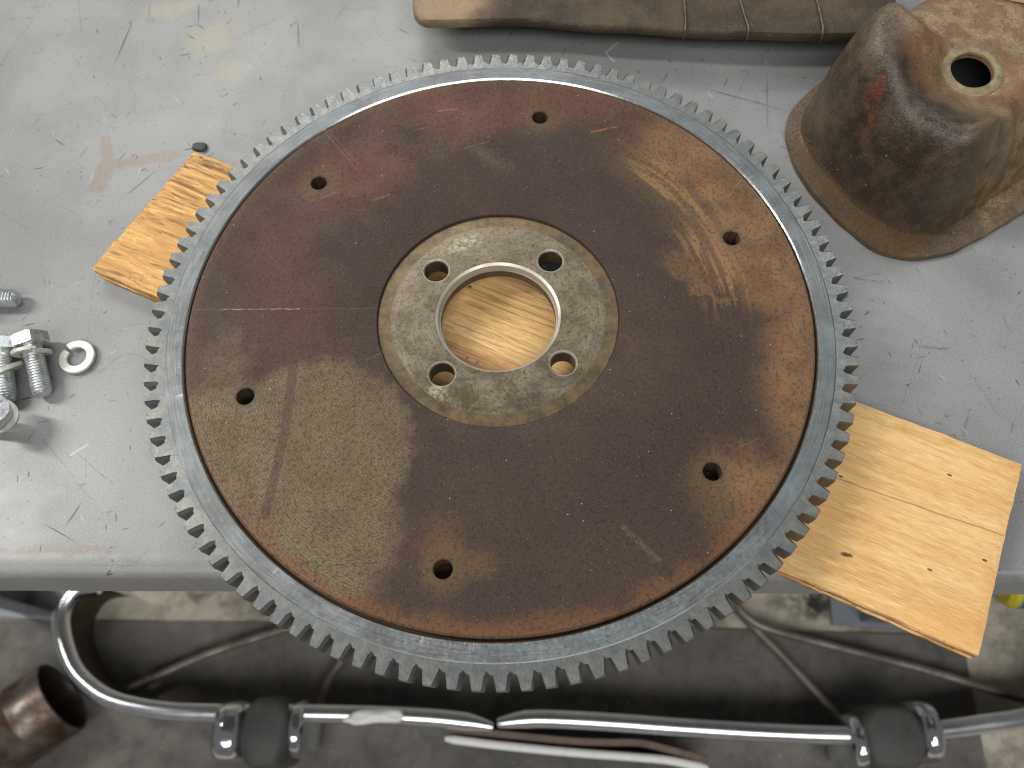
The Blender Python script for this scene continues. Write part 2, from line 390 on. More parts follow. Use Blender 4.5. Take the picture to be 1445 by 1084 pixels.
def mat_hub():
    k = K('hub_steel', True)
    pf = k.flat(); r = k.vm('LENGTH', pf); th = k.m('ARCTAN2', k.y, k.x)
    w1 = k.warp(6, 0.2)
    n2 = k.noise(0.08, 4, 0.7); n3 = k.noise(0.6, 3, 0.7)
    sp = k.noise(1.0, 3, 0.6, vec=k.vec(r * 1.1, th * 3.0, 0.0))
    c = k.mix(k.ss(n2, 0.3, 0.7), lin(102, 93, 78), lin(132, 123, 106))
    c = k.mix(k.ss(sp, 0.45, 0.7) * 0.4, c, lin(98, 87, 68))
    c = k.mix(k.ss(n3, 0.45, 0.68) * 0.6, c, lin(82, 70, 54))
    c = k.mix(k.ss(k.noise(0.3, 4, 0.75), 0.6, 0.72) * 0.6, c, lin(66, 59, 49))
    dirt = k.mx(k.blob((-22, -44), 13, 7, -20, 0.2, 1.2, w1), k.blob((12, -45), 12, 3, 5, 0.2, 1.2, w1) * 0.5) * k.ss(n3, 0.4, 0.55)
    c = k.mix(dirt * 0.8, c, lin(88, 80, 62))
    lite = k.mx(k.blob((-15, 42), 14, 5, 20, 0.2, 1.2, w1), k.blob((-30, -38), 7, 6, 0, 0.2, 1.2, w1)) * k.ss(k.noise(0.35, 3, 0.7), 0.45, 0.6)
    c = k.mix(lite * 0.6, c, lin(182, 174, 154))
    # worn brown seat at the outer edge with dark blots
    rim = k.ss(r + (n2 - 0.5) * 3, 50.6, 51.8)
    rc = k.mix(k.ss(k.noise(0.12, 3, 0.7), 0.35, 0.65), lin(112, 94, 64), lin(88, 75, 55))
    bl = k.noise(1.0, 2, 0.6, vec=k.vec(r * 0.05, th * 5, 3.0))
    rc = k.mix(k.ss(bl, 0.5, 0.66) * 0.5, rc, lin(62, 58, 52))
    c = k.mix(rim * 0.9, c, rc)
    for i in range(4):
        a = 2.3871 - i * math.pi / 2
        hc = (39.8 * math.cos(a), 39.8 * math.sin(a))
        rim_glint = k.blob(hc, 6.75, 6.75, 0, 0.97, 1.03) * k.ss(k.z, -3.2, -2.6) * k.ss(n3, 0.3, 0.5, 0.4, 1.0)
        c = k.mix(rim_glint * 0.5, c, lin(196, 190, 176))  # highlight round each bolt hole, painted into the colour as a bright rim
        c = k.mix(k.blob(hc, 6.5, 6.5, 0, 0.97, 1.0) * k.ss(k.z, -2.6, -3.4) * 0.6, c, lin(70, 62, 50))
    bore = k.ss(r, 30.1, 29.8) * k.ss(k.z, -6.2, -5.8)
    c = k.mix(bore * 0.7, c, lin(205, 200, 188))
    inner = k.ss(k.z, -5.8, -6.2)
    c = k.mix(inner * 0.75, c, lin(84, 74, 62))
    return k.out(c, k.ss(n2, 0.3, 0.7, 0.36, 0.5), 0.55, k.bump(sp + n3 * 0.8 + k.noise(0.25, 4, 0.7) * 1.2, 0.12, 0.5))

def mat_ring(name, a, b, wear):
    k = K(name, True)
    # turned zinc-grey steel; object coordinates of the ring body are polar round the origin
    pf = k.flat(); r = k.vm('LENGTH', pf); th = k.m('ARCTAN2', k.y, k.x)
    ln = k.noise(1.0, 3, 0.6, vec=k.vec(r * 1.3, th * 9, 0.0))
    n2 = k.noise(0.05, 4, 0.65); n3 = k.noise(0.45, 4, 0.75)
    c = k.mix(k.ss(n2, 0.3, 0.7), lin(*a), lin(*b))
    c = k.mix(k.ss(ln, 0.42, 0.62) * 0.5, c, lin(86, 90, 92))
    c = k.mix(k.ss(k.noise(0.03, 3, 0.6, vec=k.vm('ADD', pf, (70, 40, 0))), 0.48, 0.66) * 0.35, c, lin(124, 138, 141))
    c = k.mix(k.ss(n3, 0.55, 0.72) * wear, c, lin(158, 153, 142))
    c = k.mix(k.ss(n3, 0.42, 0.3) * 0.4, c, lin(72, 77, 80))
    rad = k.strokes(90, .06, 6, .05, .22, 5.0)
    rs = k.noise(1.0, 1, 0.5, vec=k.vec(r * 0.05, th * 260, 0.0))
    c = k.mix(k.ss(rs, 0.66, 0.72) * k.ss(k.noise(0.02, 2, 0.5), 0.56, 0.64) * k.ss(r, 156, 150) * k.ss(n3, 0.4, 0.55) * 0.6, c, lin(186, 188, 190))
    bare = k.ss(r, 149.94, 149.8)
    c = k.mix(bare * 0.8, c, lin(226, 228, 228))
    return k.out(c, k.ss(n3, 0.3, 0.7, 0.42, 0.56) * (1.0 - bare * 0.6), 0.75 + bare * 0.25, k.bump(ln * 1.0 + n3 * 0.5, 0.07, 0.5))

def mat_tooth():
    k = K('tooth_steel')
    n2 = k.noise(0.18, 4, 0.7); n3 = k.noise(0.9, 3, 0.7)
    oi = k.n.new('ShaderNodeObjectInfo'); rnd = V(k, oi.outputs['Random'])
    n2 = k.noise(0.16, 4, 0.7, vec=k.vm('ADD', k.p, k.vec(rnd * 400, rnd * 170, 0.0)))
    c = k.mix(k.ss(n2, 0.35, 0.68), lin(108, 113, 114), lin(132, 132, 126))
    c = k.mix(k.ss(n3, 0.52, 0.72) * 0.5, c, lin(78, 81, 83))
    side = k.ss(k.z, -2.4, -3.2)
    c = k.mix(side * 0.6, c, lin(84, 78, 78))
    return k.out(c, k.ss(n3, 0.3, 0.7, 0.36, 0.5), 0.75, k.bump(n3 + n2, 0.1, 0.5))

def mat_wood(edge=False):
    k = K('plywood_edge' if edge else 'plywood_face')
    g = k.vec(k.x * 0.045, k.y * 1.0, k.z)
    g1 = k.noise(0.16, 4, 0.65, vec=g, dist=1.2); g2 = k.noise(0.55, 4, 0.7, vec=g, dist=0.6); g3 = k.noise(1.6, 2, 0.6, vec=k.vec(k.x * 0.09, k.y, k.z))
    big = k.noise(0.012, 3, 0.6)
    c = k.mix(k.ss(g1, 0.3, 0.7), lin(214, 178, 124), lin(198, 157, 100))
    c = k.mix(k.ss(g2, 0.5, 0.72) * 0.4, c, lin(166, 120, 70))
    c = k.mix(k.ss(g3, 0.52, 0.7) * 0.45, c, lin(238, 208, 158))
    c = k.mix(k.ss(g3, 0.44, 0.3) * 0.35, c, lin(150, 104, 58))
    c = k.mix(k.ss(big, 0.42, 0.65) * 0.35, c, lin(204, 146, 78))
    # the far end is darker and oil-soaked
    old = k.ss(k.x + (big - 0.5) * 80, -90, -190)
    c = k.mix(old * 0.6, c, k.mix(k.ss(g1, 0.35, 0.65), lin(200, 154, 88), lin(160, 112, 58)))
    ws_ = k.noise(0.34, 4, 0.75, vec=k.vec(k.x * 0.11, k.y * 0.8, k.z), dist=1.0)
    c = k.mix(old * k.ss(ws_, 0.52, 0.66) * 0.75, c, lin(112, 80, 46))
    c = k.mix(old * k.ss(ws_, 0.46, 0.34) * 0.6, c, lin(232, 196, 128))
    grime = k.ss(g2, 0.48, 0.66) * k.ss(k.y + (k.noise(0.05, 3, 0.6) - 0.5) * 60, -6, 26) * old
    c = k.mix(grime * 0.95, c, lin(78, 58, 38))
    mid = k.blob((-6, 6), 45, 40, 0, 0.6, 1.2)
    c = k.mix(mid * k.ss(g2, 0.46, 0.64) * 0.6, c, lin(126, 88, 52))
    c = k.mix(mid * k.ss(k.y, 6, -20) * 0.4, c, lin(186, 124, 74))
    # glue line crack and flaws
    ws = k.warp(2.5, 0.03)
    c = k.mix(k.seg((60, -2), (228, 9), .1, .6, ws) * 0.5, c, lin(104, 68, 36))
    c = k.mix(k.seg((-40, 2), (40, -6), .15, .8, ws) * 0.35, c, lin(244, 222, 180))
    d, cc = k.voro(0.09, k.vec(k.x * 0.5, k.y, 0.0), two=True)
    c = k.mix(k.ss(d, 0.07, 0.03) * k.ss(cc, 0.12, 0.1) * 0.9, c, lin(70, 42, 26))
    d, cc = k.voro(0.22, two=True)
    c = k.mix(k.ss(d, 0.2, 0.12) * k.ss(cc, 0.4, 0.36) * k.blob((-14, -16), 26, 12, 0, 0.4, 1.1), c, lin(38, 28, 24))
    c = k.mix(k.blob((168, -28), 3.4, 1.3, 15, 0.4, 1.1, k.warp(2, 0.4)) * 0.9, c, lin(60, 34, 20))
    if edge:
        lay = k.noise(1.0, 2, 0.5, vec=k.vec(k.x * 0.03, k.y * 0.03, k.z * 0.42))
        c = k.mix(k.ss(lay, 0.45, 0.6) * 0.7, c, lin(128, 88, 48))
        c = k.mix(k.ss(k.noise(0.3, 4, 0.8), 0.52, 0.66) * 0.6, c, lin(92, 60, 34))
    return k.out(c, 0.62, 0.0, k.bump(g2 * 1.2 + g3, 0.16, 0.6), 0.3)

def mat_pan():
    k = K('rusty_greasy_steel')
    w = k.warp(22, 0.05); w1 = k.warp(10, 0.18)
    big = k.noise(0.02, 4, 0.65); n2 = k.noise(0.09, 5, 0.7); n3 = k.noise(0.7, 3, 0.75)
    c = k.mix(k.ss(n2, 0.32, 0.68), lin(80, 69, 55), lin(118, 103, 82))
    # rusty, paler top round the drain; dark oil film on the end wall (local u, v)
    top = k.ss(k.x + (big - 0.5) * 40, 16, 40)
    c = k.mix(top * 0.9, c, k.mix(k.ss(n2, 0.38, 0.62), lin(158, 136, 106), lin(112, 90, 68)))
    oil = k.blob((0, 40), 26, 44, 0, 0.45, 1.15, w) * 0.85
    c = k.mix(oil, c, k.mix(k.ss(n2, 0.4, 0.7), lin(62, 51, 44), lin(88, 74, 61)))
    oran = k.mx(k.ss(n2, 0.52, 0.66) * top, k.blob((24, 58), 9, 22, 5, 0.3, 1.2, w1) * 0.45, k.blob((66, 34), 18, 14, 0, 0.3, 1.2, w1) * 0.9)
    c = k.mix(oran * 0.6, c, k.mix(k.ss(n3, 0.4, 0.6), lin(142, 96, 66), lin(160, 118, 86)))
    rust = k.mx(k.blob((2, 64), 3.0, 5.5, 0, 0.4, 1.15, w1), k.blob((-1.5, 57), 2.0, 3.0, 0, 0.4, 1.15, w1)) * k.ss(n3, 0.36, 0.5)
    c = k.mix(rust, c, lin(120, 70, 42))
    fl = k.ss(k.z, 8, 4)
    c = k.mix(fl * 0.7, c, k.mix(k.ss(n2, 0.4, 0.6), lin(122, 100, 72), lin(98, 80, 60)))
    c = k.mix(k.blob((44, 4), 30, 12, 0, 0.3, 1.2, w1) * k.ss(n2, 0.4, 0.6) * 0.7, c, lin(70, 64, 46))
    pale = k.blob((48, 8), 14, 10, 0, 0.2, 1.2, w1) * 0.5
    c = k.mix(pale, c, lin(134, 124, 104))
    c = k.mix(k.ss(n3, 0.52, 0.66) * 0.55, c, lin(50, 41, 34))
    sc0 = k.noise(0.4, 4, 0.8, dist=1.5)
    c = k.mix(k.ss(sc0, 0.56, 0.7) * 0.4, c, lin(150, 136, 114))
    d, cc = k.voro(0.25)
    c = k.mix(k.ss(d, 0.1, 0.05) * k.ss(cc, 0.1, 0.08), c, lin(210, 200, 185))
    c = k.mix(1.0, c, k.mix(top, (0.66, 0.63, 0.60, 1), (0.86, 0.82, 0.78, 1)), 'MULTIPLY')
    rough = k.ss(n2, 0.3, 0.7, 0.24, 0.46)
    return k.out(c, rough, 0.15, k.bump(n2 * 1.6 + n3 * 0.9 + sc0, 0.4, 0.6), 0.6)

def mat_simple(name, a, b, scale=0.1, rough=(0.4, 0.6), metal=0.0, bump=0.1, spec=0.5, speck=None):
    k = K(name)
    n2 = k.noise(scale, 4, 0.65); n3 = k.noise(scale * 6, 3, 0.7)
    c = k.mix(k.ss(n2, 0.32, 0.68), lin(*a), lin(*b))
    c = k.mix(k.ss(n3, 0.5, 0.75) * 0.35, c, lin(*[v * 0.72 for v in a]))
    if speck:
        d, cc = k.voro(scale * 2.5)
        c = k.mix(k.ss(d, 0.12, 0.06) * k.ss(cc, 0.25, 0.2), c, lin(*speck))
    return k.out(c, k.ss(n2, 0.3, 0.7, *rough), metal, k.bump(n3 + n2, bump, 0.5), spec)

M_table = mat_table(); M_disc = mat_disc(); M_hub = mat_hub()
M_ring = mat_ring('ring_gear_steel', (106, 109, 110), (130, 133, 134), 0.35)
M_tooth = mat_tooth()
M_wood = mat_wood(); M_ply = mat_wood(True)
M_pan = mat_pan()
M_zinc = mat_simple('zinc_plate', (196, 202, 204), (222, 224, 222), 0.25, (0.25, 0.42), 0.85, 0.05)
M_wash = mat_simple('washer_zinc', (190, 190, 182), (214, 214, 206), 0.25, (0.4, 0.55), 0.55, 0.06)
M_chrome = mat_simple('chrome', (222, 226, 232), (236, 238, 242), 0.01, (0.06, 0.13), 1.0, 0.02)
M_bead = mat_simple('satin_chrome', (226, 230, 236), (240, 242, 246), 0.01, (0.2, 0.28), 1.0, 0.02)
M_brown = mat_simple('brown_primer', (84, 76, 58), (60, 52, 42), 0.02, (0.5, 0.7), 0.0, 0.2)
M_rubber = mat_simple('black_rubber', (72, 72, 71), (84, 83, 81), 0.05, (0.5, 0.7), 0.0, 0.2)
M_rust = mat_simple('rusty_pipe', (128, 122, 118), (78, 54, 38), 0.02, (0.25, 0.55), 0.7, 0.4)
M_soot = mat_simple('rusty_pipe_inside', (70, 50, 36), (46, 36, 30), 0.03, (0.7, 0.9), 0.0, 0.4)
M_rod = mat_simple('dark_rod', (136, 130, 122), (104, 97, 90), 0.03, (0.4, 0.6), 0.4, 0.2)
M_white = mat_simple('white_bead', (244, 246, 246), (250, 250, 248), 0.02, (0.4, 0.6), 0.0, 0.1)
M_strip = mat_simple('brown_strip', (120, 102, 92), (96, 84, 76), 0.03, (0.4, 0.6), 0.2, 0.1)
M_legs = mat_simple('leg_paint', (132, 138, 146), (118, 124, 132), 0.01, (0.4, 0.55), 0.0, 0.1)
M_bit = mat_simple('black_bit', (52, 50, 48), (70, 68, 64), 0.4, (0.5, 0.7), 0.0, 0.2)
M_wire = mat_simple('wire_steel', (86, 78, 68), (116, 106, 94), 0.3, (0.35, 0.5), 0.7, 0.1)
M_seat = mat_simple('drain_collar', (146, 132, 96), (112, 100, 74), 0.2, (0.4, 0.6), 0.25, 0.3)
M_tag = mat_simple('pale_bracket', (214, 202, 176), (194, 180, 150), 0.1, (0.35, 0.5), 0.2, 0.1)
M_blue = mat_simple('blue_label', (58, 110, 170), (66, 120, 182), 0.02, (0.4, 0.5))
M_yellow = mat_simple('yellow_plastic', (214, 196, 48), (222, 206, 60), 0.02, (0.35, 0.5))

def mat_panel():
    k = K('oily_panel')
    w = k.warp(14, 0.08)
    n2 = k.noise(0.05, 5, 0.7); n3 = k.noise(0.8, 3, 0.75)
    c = k.mix(k.ss(n2, 0.32, 0.68), lin(104, 90, 68), lin(66, 57, 45))
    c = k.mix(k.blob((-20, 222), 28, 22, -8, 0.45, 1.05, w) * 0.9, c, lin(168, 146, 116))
    c = k.mix(k.ss(n3, 0.55, 0.68) * 0.5, c, lin(140, 122, 92))
    c = k.mix(k.ss(n3, 0.42, 0.3) * 0.5, c, lin(58, 48, 38))
    d, cc = k.voro(0.3)
    c = k.mix(k.ss(d, 0.12, 0.06) * k.ss(cc, 0.12, 0.1), c, lin(205, 180, 140))
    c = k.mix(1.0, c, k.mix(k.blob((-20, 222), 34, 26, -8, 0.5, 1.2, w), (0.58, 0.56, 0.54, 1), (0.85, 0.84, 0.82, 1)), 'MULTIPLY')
    return k.out(c, 0.55, 0.1, k.bump(n2 * 3 + n3 * 1.5, 0.6, 0.8), 0.5)
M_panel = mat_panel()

def mat_concrete():
    k = K('concrete')
    n1 = k.noise(0.006, 5, 0.7); n2 = k.noise(0.03, 5, 0.75); n3 = k.noise(0.2, 3, 0.7)
    c = k.mix(k.ss(n2, 0.32, 0.7), lin(196, 190, 174), lin(168, 162, 148))
    c = k.mix(k.ss(n1, 0.5, 0.66) * 0.8, c, lin(110, 105, 96))
    st = k.mx(k.blob((420, -20), 75, 30, 0, 0.2, 1.1, k.warp(70, 0.02)), k.blob((-470, 48), 40, 16, 0, 0.2, 1.2, k.warp(50, 0.03)) * 0.6)
    c = k.mix(st * k.ss(n2, 0.34, 0.55), c, lin(52, 48, 44))
    c = k.mix(k.ss(n3, 0.5, 0.72) * 0.35, c, lin(116, 112, 104))
    return k.out(c, 0.8, 0.0, k.bump(n3 + n2, 0.6, 0.5), 0.3)
def mat_mat():
    k = K('rubber_mat')
    n1 = k.noise(0.008, 4, 0.7); n2 = k.noise(0.05, 4, 0.7); n3 = k.noise(0.4, 3, 0.7)
    c = k.mix(k.ss(n1, 0.35, 0.68), lin(92, 90, 87), lin(114, 110, 104))
    c = k.mix(k.ss(n2, 0.48, 0.7) * 0.5, c, lin(72, 70, 69))
    c = k.mix(k.ss(n3, 0.58, 0.72) * 0.3, c, lin(132, 126, 116))
    return k.out(c, k.ss(n2, 0.3, 0.7, 0.5, 0.7), 0.0, k.bump(n3 + n2, 0.4, 0.5), 0.35)
M_conc = mat_concrete(); M_mat = mat_mat()

# ------------------------------------------------------------------ floor, mat
bm = bmesh.new()
for x, y in ((-3000, -2500), (3000, -2500), (3000, 3500), (-3000, 3500)): bm.verts.new((x, y, 0))
bm.faces.new(bm.verts[:])
tag(build('floor', bm, M_conc, loc=(0, 0, -880)), 'pale stained concrete workshop floor below the bench', kind='structure')
bm = bmesh.new()
mp = [(-1300, 62), (-774, 29), (-300, -3), (200, -38), (560, -70), (614, -74), (623, -97), (609, -245), (595, -520), (-1300, -520)]
t_ = [bm.verts.new((x, y, 5)) for x, y in mp]; b_ = [bm.verts.new((x, y, 0.3)) for x, y in mp]
bm.faces.new(t_)
for i in range(len(mp)):
    j = (i + 1) % len(mp); bm.faces.new((t_[i], b_[i], b_[j], t_[j]))
tag(build('rubber_mat', bm, M_mat, loc=(0, 0, -880)), 'dark grey rubber mat on the concrete floor under the chrome bumper', 'mat')

# glittering metal chips strewn on the mat
bm = bmesh.new()
for i in range(150):
    x, y = random.uniform(-720, 590), random.uniform(-245, -45)
    r = random.choice((0.5, 0.6, 0.8, 1.1))
    bmesh.ops.create_icosphere(bm, subdivisions=1, radius=r, matrix=Matrix.Translation((x, y, -874.9 + r * 0.7)))
tag(build('metal_chips', bm, M_zinc, angle=60), 'tiny bright metal chips scattered over the rubber mat', 'metal chips', kind='stuff')

# ------------------------------------------------------------------ workbench
ta = math.radians(-3.62)
TX = Vector((math.cos(ta), math.sin(ta), 0)); TN = Vector((-math.sin(ta), math.cos(ta), 0))
ZT = -34.0
bench = empty('workbench', (0, 300, -880))
tag(bench, 'scratched grey painted workbench with a rolled front edge', 'workbench')
def bw(o):       # parts keep world coordinates
    o.parent = bench; o.matrix_parent_inverse = Matrix.Translation((0, -0.3, 0.88)); return o
prof = [(760, ZT), (300, ZT), (-60, ZT), (-95, ZT), (-103, ZT), (-106.5, ZT + 0.5), (-110, ZT + 0.7), (-112.6, ZT + 0.2)]
R = 5.2
for i in range(9):
    a = math.pi / 2 - i * math.pi / 2 / 8
    prof.append((-112.5 - R * math.cos(a), ZT + 0.1 - R + R * math.sin(a)))
prof += [(-117.7, ZT - 20), (-117.7, ZT - 37), (-114.5, ZT - 37), (-114.5, ZT - 9), (-111, ZT - 4), (760, ZT - 4)]
bm = bmesh.new()
rows = []
xs = [-900 + 1800 * i / 60 for i in range(61)]
for x in xs:
    rows.append([bm.verts.new(TX * x + TN * n + Vector((0, 0, z))) for n, z in prof])
for A, B in zip(rows, rows[1:]):
    for i in range(len(prof)):
        j = (i + 1) % len(prof); bm.faces.new((A[i], A[j], B[j], B[i]))
bm.faces.new(rows[0]); bm.faces.new(rows[-1][::-1])
top = build('bench_top', bm, M_table, angle=50); bw(top)
for x, y in ((-715, 32), (515, -52), (-705, 700), (520, 640)):
    bm = bmesh.new()
    def boxm(x0, x1, y0, y1, z0, z1):
        g = bmesh.ops.create_cube(bm, size=1)
        for v in g['verts']:
            v.co = Vector(((x0 + x1) / 2 + v.co.x * (x1 - x0), (y0 + y1) / 2 + v.co.y * (y1 - y0), (z0 + z1) / 2 + v.co.z * (z1 - z0)))
    boxm(-30, 30, 0, 4, 0, 841.7); boxm(-30, -26, 4.2, 50, 0, 841.7); boxm(-70, 62, -6, 70, 0.2, 6)
    bmesh.ops.rotate(bm, verts=bm.verts, cent=(0, 0, 0), matrix=Matrix.Rotation(ta - 0.06, 3, 'Z'))
    bmesh.ops.translate(bm, verts=bm.verts, vec=(x, y, -880))
    bw(build('leg', bm, M_legs))

# ------------------------------------------------------------------ plywood board under the flywheel
cx, cy, ang = 11.8, -15.0, math.radians(-28.15)
corners = [(-213.5, 55.5), (192.0, -163.5), (235.7, -82.4), (-167.0, 130.5)]
rot = Matrix.Rotation(-ang, 2)
loc = [rot @ Vector((x - cx, y - cy)) for x, y in corners]
bm = bmesh.new()
NU, NV = 120, 24
rnd = random.Random(3)
def wob(n, amp, step):
    out, v = [], 0
    for i in range(n): v = v * 0.8 + rnd.uniform(-amp, amp); out.append(v)
    return out
eu0, eu1 = wob(NU + 1, .16, 1), wob(NU + 1, .16, 1); ev0, ev1 = wob(NV + 1, .45, 1), wob(NV + 1, .3, 1)
grid = {}
for i in range(NU + 1):
    for j in range(NV + 1):
        s, t = i / NU, j / NV
        p = (loc[0] * (1 - s) + loc[1] * s) * (1 - t) + (loc[3] * (1 - s) + loc[2] * s) * t
        x, y = p
        if j == 0: y += eu0[i]
        if j == NV: y += eu1[i]
        if i == 0: x += ev0[j]
        if i == NU: x += ev1[j]
        lip = 0.0
        if j in (0, NV) or i in (0, NU): lip = -0.7 - rnd.random() * 0.5
        grid[i, j] = bm.verts.new((x, y, 12 + lip))
for i in range(NU):
    for j in range(NV):
        bm.faces.new((grid[i, j], grid[i + 1, j], grid[i + 1, j + 1], grid[i, j + 1]))
loop = [(i, 0) for i in range(NU)] + [(NU, j) for j in range(NV)] + [(i, NV) for i in range(NU, 0, -1)] + [(0, j) for j in range(NV, 0, -1)]
rings = [[grid[q] for q in loop]]
for li, z in enumerate((10.2, 9.6, 7.4, 6.8, 4.6, 4.0, 1.6, 0.0)):
    ring = []
    off = (0.9, -0.5, -0.3, 0.6, 0.5, -0.5, -0.2, 0.6)[li]
    for q, v in zip(loop, rings[0]):
        d = Vector((v.co.x, v.co.y, 0)).normalized()
        k_ = off * 0.8 + rnd.uniform(-.3, .3)
        dx = (-1 if q[0] == 0 else 1 if q[0] == NU else 0); dy = (-1 if q[1] == 0 else 1 if q[1] == NV else 0)
        ring.append(bm.verts.new((v.co.x - dx * k_, v.co.y - dy * k_, z)))
    rings.append(ring)
for A, B in zip(rings, rings[1:]):
    for i in range(len(A)):
        j = (i + 1) % len(A); f = bm.faces.new((A[i], B[i], B[j], A[j])); f.material_index = 1
f = bm.faces.new(rings[-1][::-1]); f.material_index = 1
o = build('plywood_board', bm, [M_wood, M_ply], angle=35)
o.location = (cx * MM, cy * MM, (ZT + 0.02) * MM); o.rotation_euler = (0, 0, ang)
tag(o, 'worn plywood offcut lying on the bench under the flywheel', 'board')

# ------------------------------------------------------------------ flywheel
fly = empty('flywheel', (0, 0, -22))
tag(fly, 'brown heat-stained iron flywheel with a toothed ring gear resting on plywood', 'flywheel')
def fp(o, par=None):
    o.parent = par or fly
    if par is None: o.matrix_parent_inverse = Matrix.Translation((0, 0, 0.022))
    return o
def holecut(r, a, rad, ch, z0, z1):
    bm = bmesh.new()
    capped(bm, [(r, z1), (r, z0 - ch), (r + ch, z0), (r + ch + 0.6, z0 + 0.6)], 40)
    bmesh.ops.translate(bm, verts=bm.verts, vec=(rad * math.cos(a), rad * math.sin(a), 0))
    return build('cut', bm, M_disc)
bm = bmesh.new()
lathe(bm, [(57.25, -1.3), (57.4, -0.7), (57.8, -0.2), (58.5, 0.0), (100, 0.0), (147.2, 0.0), (148.0, -0.7), (148.0, -13.5), (147, -14), (60.2, -14), (57.25, -12)], 256)
disc = build('friction_disc', bm, M_disc, angle=25)
cut(disc, [holecut(4.05, 2.3841 - i * math.pi / 3, 122.46, 0.35, 0, -12.5) for i in range(6)])
fp(disc)
bm = bmesh.new()
lathe(bm, [(30.2, -1.4), (51.4, -1.4), (51.9, -1.5), (57.2, -1.5), (57.2, -11.4), (28.2, -11.4), (27.7, -10.8), (27.7, -6.0), (28.3, -5.9), (28.7, -2.4), (29.8, -1.6)], 192)
hub = build('hub', bm, M_hub, angle=25)
cut(hub, [holecut(5.9, 2.3871 - i * math.pi / 2, 39.8, 0.55, -1.4, -30) for i in range(4)])
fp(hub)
bm = bmesh.new()
lathe(bm, [(61, -11.0), (74, -11.0), (74, -21.2), (73.2, -22.0), (61.8, -22.0), (61, -21.2)], 96)
fp(build('rear_flange', bm, M_disc))
bm = bmesh.new()
lathe(bm, [(149.2, -1.5), (149.95, -0.7), (157.2, -0.7), (158.0, -1.05), (158.0, -11.6), (149.2, -11.6)], 324)
ring = fp(build('ring_gear', bm, M_ring, angle=20))
bm = bmesh.new()
lathe(bm, [(147.6, -3.6), (149.5, -3.6), (149.5, -11.2), (147.6, -11.2)], 192)
fp(build('shrink_joint', bm, M_soot))
NT = 108
pit = 2 * math.pi / NT
def tooth_mesh(seed):
    g = random.Random(seed)
    j = lambda a: g.uniform(-a, a)
    ri, rr, rt = 157.62, 161.9, 168.1
    z0, z1, z2 = -0.95, -2.5, -11.6
    h = 0.4985
    mid = [(ri, -h), (rr, -h), (rr - .1, -.385), (rr + .9, -.345), (rt - .5, -.255), (rt, -.235), (rt, .235), (rt - .5, .255), (rr + 1.0, .345), (rr - .1, .38), (rr, h), (ri, h)]
    ch = 1.0 + j(.25)
    topl = [(ri, -h), (rr - .12, -h), (rr - .2, -.395), (rr + .8, -.355), (rt - .9, -.25), (rt - .4 + j(.15), -.215), (rt - .45 + j(.15), .12 + j(.025)), (rt - .9, .15 + j(.025)),
            (rr + .2, .25 * ch), (rr - 1.3 + j(.2), .33), (rr - .25, h), (ri, h)]
    bm = bmesh.new()
    def ringv(L, z): return [bm.verts.new((r * math.cos(a * pit) - 160, r * math.sin(a * pit), z)) for r, a in L]
    A = ringv(topl, z0); B = ringv(mid, z1); C = ringv([(r - (.4 if r > 166 else 0), a) for r, a in mid], z2)
    for i in range(12):
        if (i + 1) % 12 == 0: continue
        k = i + 1
        bm.faces.new((A[i], A[k], B[k], B[i])); bm.faces.new((B[i], B[k], C[k], C[i]))
    bm.faces.new((A[11], A[0], B[0], B[11])); bm.faces.new((B[11], B[0], C[0], C[11]))
    bm.faces.new(A); bm.faces.new(C[::-1])
    bmesh.ops.scale(bm, vec=(MM,) * 3, verts=bm.verts); finish(bm, 22)
    bmesh.ops.triangulate(bm, faces=[f for f in bm.faces if len(f.verts) > 4])
    me = bpy.data.meshes.new('tooth'); bm.to_mesh(me); bm.free(); me.materials.append(M_tooth); return me
tms = [tooth_mesh(i) for i in range(9)]
for i in range(NT):
    a = math.radians(84.54) + i * pit
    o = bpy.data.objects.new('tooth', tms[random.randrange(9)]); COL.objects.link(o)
    o.parent = ring; o.location = (0.16 * math.cos(a), 0.16 * math.sin(a), 0); o.rotation_euler = (0, 0, a)

